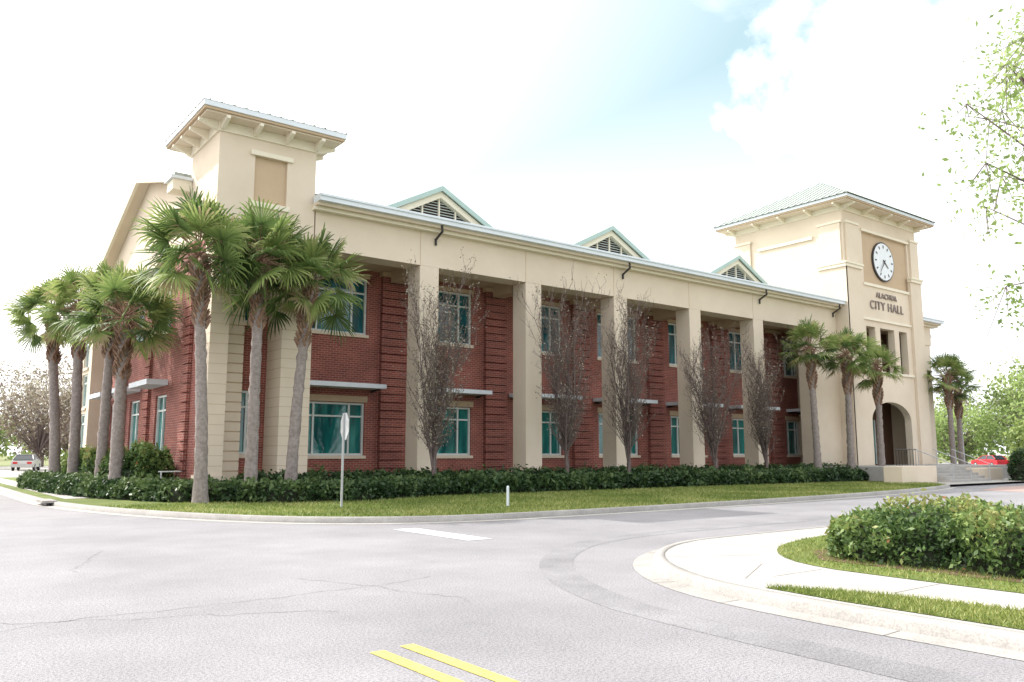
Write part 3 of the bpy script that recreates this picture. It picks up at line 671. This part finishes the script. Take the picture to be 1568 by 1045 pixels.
# ---------------------------------------------------------------- bare trees
def bare_tree(x,y,H,W,seed,bud=0.3):
    r=np.random.default_rng(seed); par=empty('bare_ornamental_tree'); segs=[];tips=[]
    def limb(p,d,L,rad,steps,lev):
        p=np.array(p,float);d=np.array(d,float);pts=[]
        for s in range(steps):
            d=d+r.normal(0,0.07,3)+np.array([0,0,0.06]); d/=np.linalg.norm(d)
            q=p+d*L/steps; r0=rad*(1-s/steps*0.8); r1=rad*(1-(s+1)/steps*0.8)
            segs.append((*p,*q,max(r0,.0075),max(r1,.006))); pts.append((q,d.copy(),r1)); p=q
        tips.append(p)
        if lev>0:
            for q,dd,rr in pts:
                for c in range(3 if lev>1 else 2):
                    a=r.normal(0,1,3); a-=a.dot(dd)*dd; a/=np.linalg.norm(a)
                    nd=dd*0.88+a*(0.44 if lev>1 else 0.5); nd/=np.linalg.norm(nd)
                    limb(q,nd,L*r.uniform(0.16,0.32),max(rr*0.5,.009),3 if lev>1 else 2,lev-1)
    zt=1.4
    segs.append((x,y,0.05,x,y,0.5,0.16,0.12)); segs.append((x,y,0.5,x+.03,y,zt,0.12,0.11))
    nl=10
    for i in range(nl):
        a=2*math.pi*i/nl+r.normal(0,0.25); tl=r.uniform(0.12,1.0)*W/(H*0.5)*0.36
        if i==0: tl=0.02
        d=np.array([math.cos(a)*tl,math.sin(a)*tl,1.0]); d/=np.linalg.norm(d)
        limb((x,y,zt-r.uniform(0,0.7)),d,(H-zt)*r.uniform(0.62,0.97)*(1-0.25*tl),0.058,7,2)
    T=list(tips)
    for p in T:
        d=r.normal(0,0.3,3)+np.array([0,0,0.9]); d/=np.linalg.norm(d); q=p+d*r.uniform(0.15,0.35)
        segs.append((*p,*q,0.007,0.004)); tips.append(q)
    V,F=tubes(segs,3); fast_mesh('branches',V,F,'bark',None,par)
    P=np.array(tips); P=np.repeat(P,3,0)+r.normal(0,0.08,(len(P)*3,3)); P=P[r.random(len(P))<bud]
    V,F=leaves(P,0.04,0.5); fast_mesh('buds',V,F,'buds',np.repeat(r.uniform(0,1,len(P)),4),par)
bare_tree(16.4,26.4,8.2,2.3,21,0.7)
bare_tree(23.0,26.4,8.4,2.4,22,0.3)
bare_tree(26.7,26.4,8.0,2.2,23,0.3)
bare_tree(32.8,26.4,7.5,2.1,24,0.25)
bare_tree(36.9,26.4,7.0,2.1,25,0.4)

# ---------------------------------------------------------------- leafy trees
def leafy_tree(name,x,y,H,R,seed,ncl,per,size,mat,zlow=0.3,trunk=0.2,cl=0.5,droop=0.0):
    r=np.random.default_rng(seed); par=empty(name)
    zc=H*(1+zlow)/2; rz_=H*(1-zlow)/2
    u=unit(r.normal(size=(ncl,3))); rad=r.uniform(0.35,1,ncl)**0.6
    C=np.stack([x+u[:,0]*R*rad,y+u[:,1]*R*rad,zc+u[:,2]*rz_*rad],1)
    segs=[(x,y,0,x,y,H*zlow*0.9,trunk,trunk*0.8)]
    for c in C:
        a=np.array([x,y,H*zlow*0.85+r.uniform(0,0.35)*(c[2]-H*zlow*0.85)]); m=a*0.5+c*0.5+np.array([0,0,0.08*R])
        m+=r.normal(0,0.08*R,3)
        segs.append((*a,*m,trunk*0.3,trunk*0.16)); segs.append((*m,*c,trunk*0.16,trunk*0.05))
        for k in range(5):
            q=c+r.normal(0,cl*0.8,3)-np.array([0,0,droop]); segs.append((*c,*q,trunk*0.05,trunk*0.03))
    V,F=tubes(segs,5); fast_mesh('trunk_and_limbs',V,F,'bark',None,par)
    tone=r.normal(0.5,0.17,ncl)
    P=(C[:,None,:]+r.normal(0,cl,(ncl,per,3))*np.array([1,1,0.75])-np.array([0,0,droop])*r.random((ncl,per,1))).reshape(-1,3)
    sh=np.clip(np.repeat(tone,per)+r.normal(0,0.12,len(P))+0.2*(P[:,2]-zc)/rz_,0,1)
    V,F=leaves(P,size,0.5); fast_mesh('crown_leaves',V,F,mat,np.repeat(sh,4),par)
leafy_tree('elm_tree',22.3,4.6,13.5,4.6,31,190,110,0.07,'leaflight',0.26,0.22,0.42,0.5)
k=40
for (x,y,H,R,mt) in [(112,40,13,6,'leafgreen'),(100,33,12,5.5,'leaflight'),(128,46,13,7,'leaflight'),(92,32.5,5.5,3.5,'leafgreen'),(140,62,11,8,'leafgreen'),(150,50,12,8,'leaflight'),(125,56,8,6,'leaflight')]:
    leafy_tree('oak_tree',x,y,H,R,k,80,60,0.26,mt,0.15,0.3,R*0.16); k+=1
for (x,y,H,R,mt) in [(9,118,13,6,'buds'),(15,112,14,6,'buds'),(3,135,13,7,'leafgreen'),(20,128,14,7,'buds'),(6.5,100,7,4,'leafgreen'),(12,92,9,4,'buds')]:
    leafy_tree('background_tree',x,y,H,R,k,80,45,0.18,mt,0.15,0.25,R*0.16); k+=1
P=[]
for i in range(220):
    a=math.radians(rng.uniform(10,100)); d=rng.uniform(230,300); h=rng.uniform(7,12)
    c=np.array([math.cos(a)*d,math.sin(a)*d,h*0.5]); P.append(c+rng.normal(0,1,(60,3))*np.array([5,5,h*0.28]))
P=np.concatenate(P); P[:,2]=np.abs(P[:,2]); V,F=leaves(P,1.0,0.6)
fast_mesh('distant_tree_line',V,F,'leafgreen',np.repeat(np.clip(rng.normal(0.6,0.2,len(P)),0,1),4))

# ---------------------------------------------------------------- street furniture
e=empty('stop_sign'); t=MB()
t.box(-0.025,0.025,-0.03,0.03,0.1,2.75,'steel')
pts=[(0.03,0.38/math.cos(math.pi/8)*math.cos(math.pi/8+i*math.pi/4),2.38+0.38/math.cos(math.pi/8)*math.sin(math.pi/8+i*math.pi/4)) for i in range(8)]
t.prism(pts,(0.006,0,0),'signback'); t.obj('post_and_panel',e)
t=MB(); t.prism([(0.0365,p[1]*0.96,2.38+(p[2]-2.38)*0.96) for p in pts],(0.002,0,0),'signred'); t.obj('red_face',e)
e.location=(10.25,21.3,0); e.rotation_euler=(0,0,math.radians(-9))
e=empty('marker_post'); t=MB(); t.tube((14.4,19.1,0.1),(14.4,19.1,0.66),0.04,0.04,'white',12); t.tube((14.4,19.1,0.66),(14.4,19.1,0.70),0.04,0.02,'white',12); t.obj('post',e)
e=empty('street_lamp'); t=MB(); lx,ly=76,33.8; t.tube((lx,ly,0),(lx,ly,6.2),0.09,0.06,'steel'); t.tube((lx,ly,6.2),(lx-1.0,ly,6.5),0.04,0.04,'steel'); t.box(lx-1.6,lx-0.9,ly-0.15,ly+0.15,6.42,6.56,'dark'); t.obj('pole_and_head',e)

def car(name,x,y,rot,paint,z=0.02):
    e=empty(name); t=MB()
    prof=[(-2.2,0.32),(-2.25,0.62),(-2.15,0.88),(-1.35,0.98),(1.0,0.98),(2.05,0.82),(2.22,0.6),(2.2,0.32)]
    t.prism([(a,-0.88,b_) for a,b_ in prof],(0,1.76,0),paint)
    low=[(-1.9,-0.8),(1.15,-0.8),(1.15,0.8),(-1.9,0.8)];up=[(-1.25,-0.62),(0.35,-0.62),(0.35,0.62),(-1.25,0.62)]
    i=len(t.v); t.v+=[(a,b_,0.97) for a,b_ in low]+[(a,b_,1.42) for a,b_ in up]
    for q in range(4): w=(q+1)%4; t.f.append((i+q,i+w,i+4+w,i+4+q)); t.m.append(t.mi('carglass'))
    t.box(-1.28,0.38,-0.64,0.64,1.421,1.46,paint)
    for s in(-1,1):
        for a,b_ in(((-1.9,1.0),(-1.25,1.42)),((1.15,1.0),(0.35,1.42)),((-0.35,1.0),(-0.4,1.42))):
            t.tube((a[0],s*0.8,a[1]),(b_[0],s*0.63,b_[1]),0.045,0.04,paint,6)
        for wx in(-1.35,1.4):
            t.tube((wx,s*0.72,0.32),(wx,s*0.90,0.32),0.32,0.32,'tyre',20); t.tube((wx,s*0.90,0.32),(wx,s*0.905,0.32),0.19,0.17,'steel',16)
        t.box(-2.27,-2.2,s*0.55-0.18,s*0.55+0.18,0.62,0.8,'tail'); t.box(2.12,2.235,s*0.6-0.16,s*0.6+0.16,0.6,0.74,'frame')
    t.box(-2.3,-2.2,-0.8,0.8,0.34,0.5,paint); t.box(2.2,2.28,-0.8,0.8,0.34,0.5,paint)
    t.obj('body',e,bevel=0.03); e.location=(x,y,z); e.rotation_euler=(0,0,rot)
car('parked_car',108,45.0,math.radians(62),'carred')
car('parked_car',10.3,86,math.radians(75),'cargrey',0.14)

# ---------------------------------------------------------------- light, sky
el=math.radians(42); ratio=0.50
az=math.atan2(-ratio,1.0)
sd=Vector((math.sin(az)*math.cos(el),math.cos(az)*math.cos(el),math.sin(el)))
sl=bpy.data.lights.new('sun','SUN'); sl.energy=5.0; sl.angle=math.radians(0.5); sl.color=(1,0.96,0.90)
so=bpy.data.objects.new('sun',sl); link(so); so.rotation_euler=(-sd).to_track_quat('-Z','Y').to_euler(); so.location=(0,0,40)
w=bpy.data.worlds.new('World'); scene.world=w; w.use_nodes=True; nt=w.node_tree; nt.nodes.clear(); L=nt.links
out=nt.nodes.new('ShaderNodeOutputWorld'); bg=N(nt,'ShaderNodeBackground',Strength=0.15); L.new(bg.outputs[0],out.inputs[0])
sky=nt.nodes.new('ShaderNodeTexSky'); sky.sky_type='NISHITA'; sky.sun_disc=False; sky.sun_elevation=el; sky.sun_rotation=az%(2*math.pi)
tc=nt.nodes.new('ShaderNodeTexCoord')
mp=N(nt,'ShaderNodeMapping'); mp.inputs['Scale'].default_value=(1,1,2.2); mp.inputs['Location'].default_value=(0.35,0.1,0.0); L.new(tc.outputs['Generated'],mp.inputs['Vector'])
cn=N(nt,'ShaderNodeTexNoise',Scale=2.1,Detail=9.0,Roughness=0.55); L.new(mp.outputs[0],cn.inputs['Vector'])
cr=ramp(nt,[(0.50,(0,0,0)),(0.70,(1,1,1))]); L.new(cn.outputs['Fac'],cr.inputs['Fac'])
def dotn(vec):
    dt=N(nt,'ShaderNodeVectorMath',operation='DOT_PRODUCT'); L.new(tc.outputs['Generated'],dt.inputs[0]); dt.inputs[1].default_value=vec; return dt.outputs['Value']
def rngm(v,a,b):
    r=N(nt,'ShaderNodeMapRange'); r.inputs[1].default_value=a; r.inputs[2].default_value=b; L.new(v,r.inputs[0]); return r.outputs[0]
hz=rngm(dotn(sd),0.42,0.80); back_fill=rngm(dotn(Vector((-0.3,-0.95,0.1))),-0.1,0.4); glow=rngm(dotn(sd),0.58,0.96)  # unseen bright sky added behind camera as front fill; glow raised for left walls
sp=N(nt,'ShaderNodeSeparateXYZ'); L.new(tc.outputs['Generated'],sp.inputs[0])
hr=rngm(sp.outputs[2],0.44,0.16)
cb=N(nt,'ShaderNodeTexNoise',Scale=6.0,Detail=7.0,Roughness=0.55); L.new(tc.outputs['Generated'],cb.inputs['Vector'])
sc=N(nt,'ShaderNodeMath',operation='MULTIPLY_ADD'); L.new(cb.outputs['Fac'],sc.inputs[0]); sc.inputs[1].default_value=0.16; L.new(dotn(Vector((0.885,0.345,0.310))),sc.inputs[2])
bank=rngm(sc.outputs[0],1.048,1.062)
def mxm(a,b):
    m=N(nt,'ShaderNodeMath',operation='MAXIMUM'); L.new(a,m.inputs[0]); L.new(b,m.inputs[1]); return m.outputs[0]
fac=mxm(mxm(mxm(mxm(hz,hr),cr.outputs['Color']),back_fill),bank)
thin=N(nt,'ShaderNodeMix',data_type='RGBA'); thin.inputs[0].default_value=0.86; L.new(sky.outputs[0],thin.inputs[6]); thin.inputs[7].default_value=(4.5,6.2,6.7,1)
mx=N(nt,'ShaderNodeMix',data_type='RGBA'); L.new(fac,mx.inputs[0]); L.new(thin.outputs[2],mx.inputs[6]); mx.inputs[7].default_value=(10.5,10.7,11.2,1)
mx2=N(nt,'ShaderNodeMix',data_type='RGBA'); L.new(glow,mx2.inputs[0]); L.new(mx.outputs[2],mx2.inputs[6]); mx2.inputs[7].default_value=(32,30,28,1)
L.new(mx2.outputs[2],bg.inputs['Color'])

# ---------------------------------------------------------------- camera
p=math.radians(7.9);a=math.radians(52.7)
F_=Vector((math.cos(a)*math.cos(p),math.sin(a)*math.cos(p),math.sin(p))); R_=Vector((math.sin(a),-math.cos(a),0)); U_=R_.cross(F_)
cam=bpy.data.cameras.new('camera'); co=bpy.data.objects.new('camera',cam); link(co)
co.matrix_world=Matrix(((R_.x,U_.x,-F_.x,0),(R_.y,U_.y,-F_.y,0),(R_.z,U_.z,-F_.z,1.6),(0,0,0,1)))
cam.sensor_width=36; cam.lens=36*1250/1568; cam.clip_end=3000; cam.clip_start=0.05
scene.camera=co
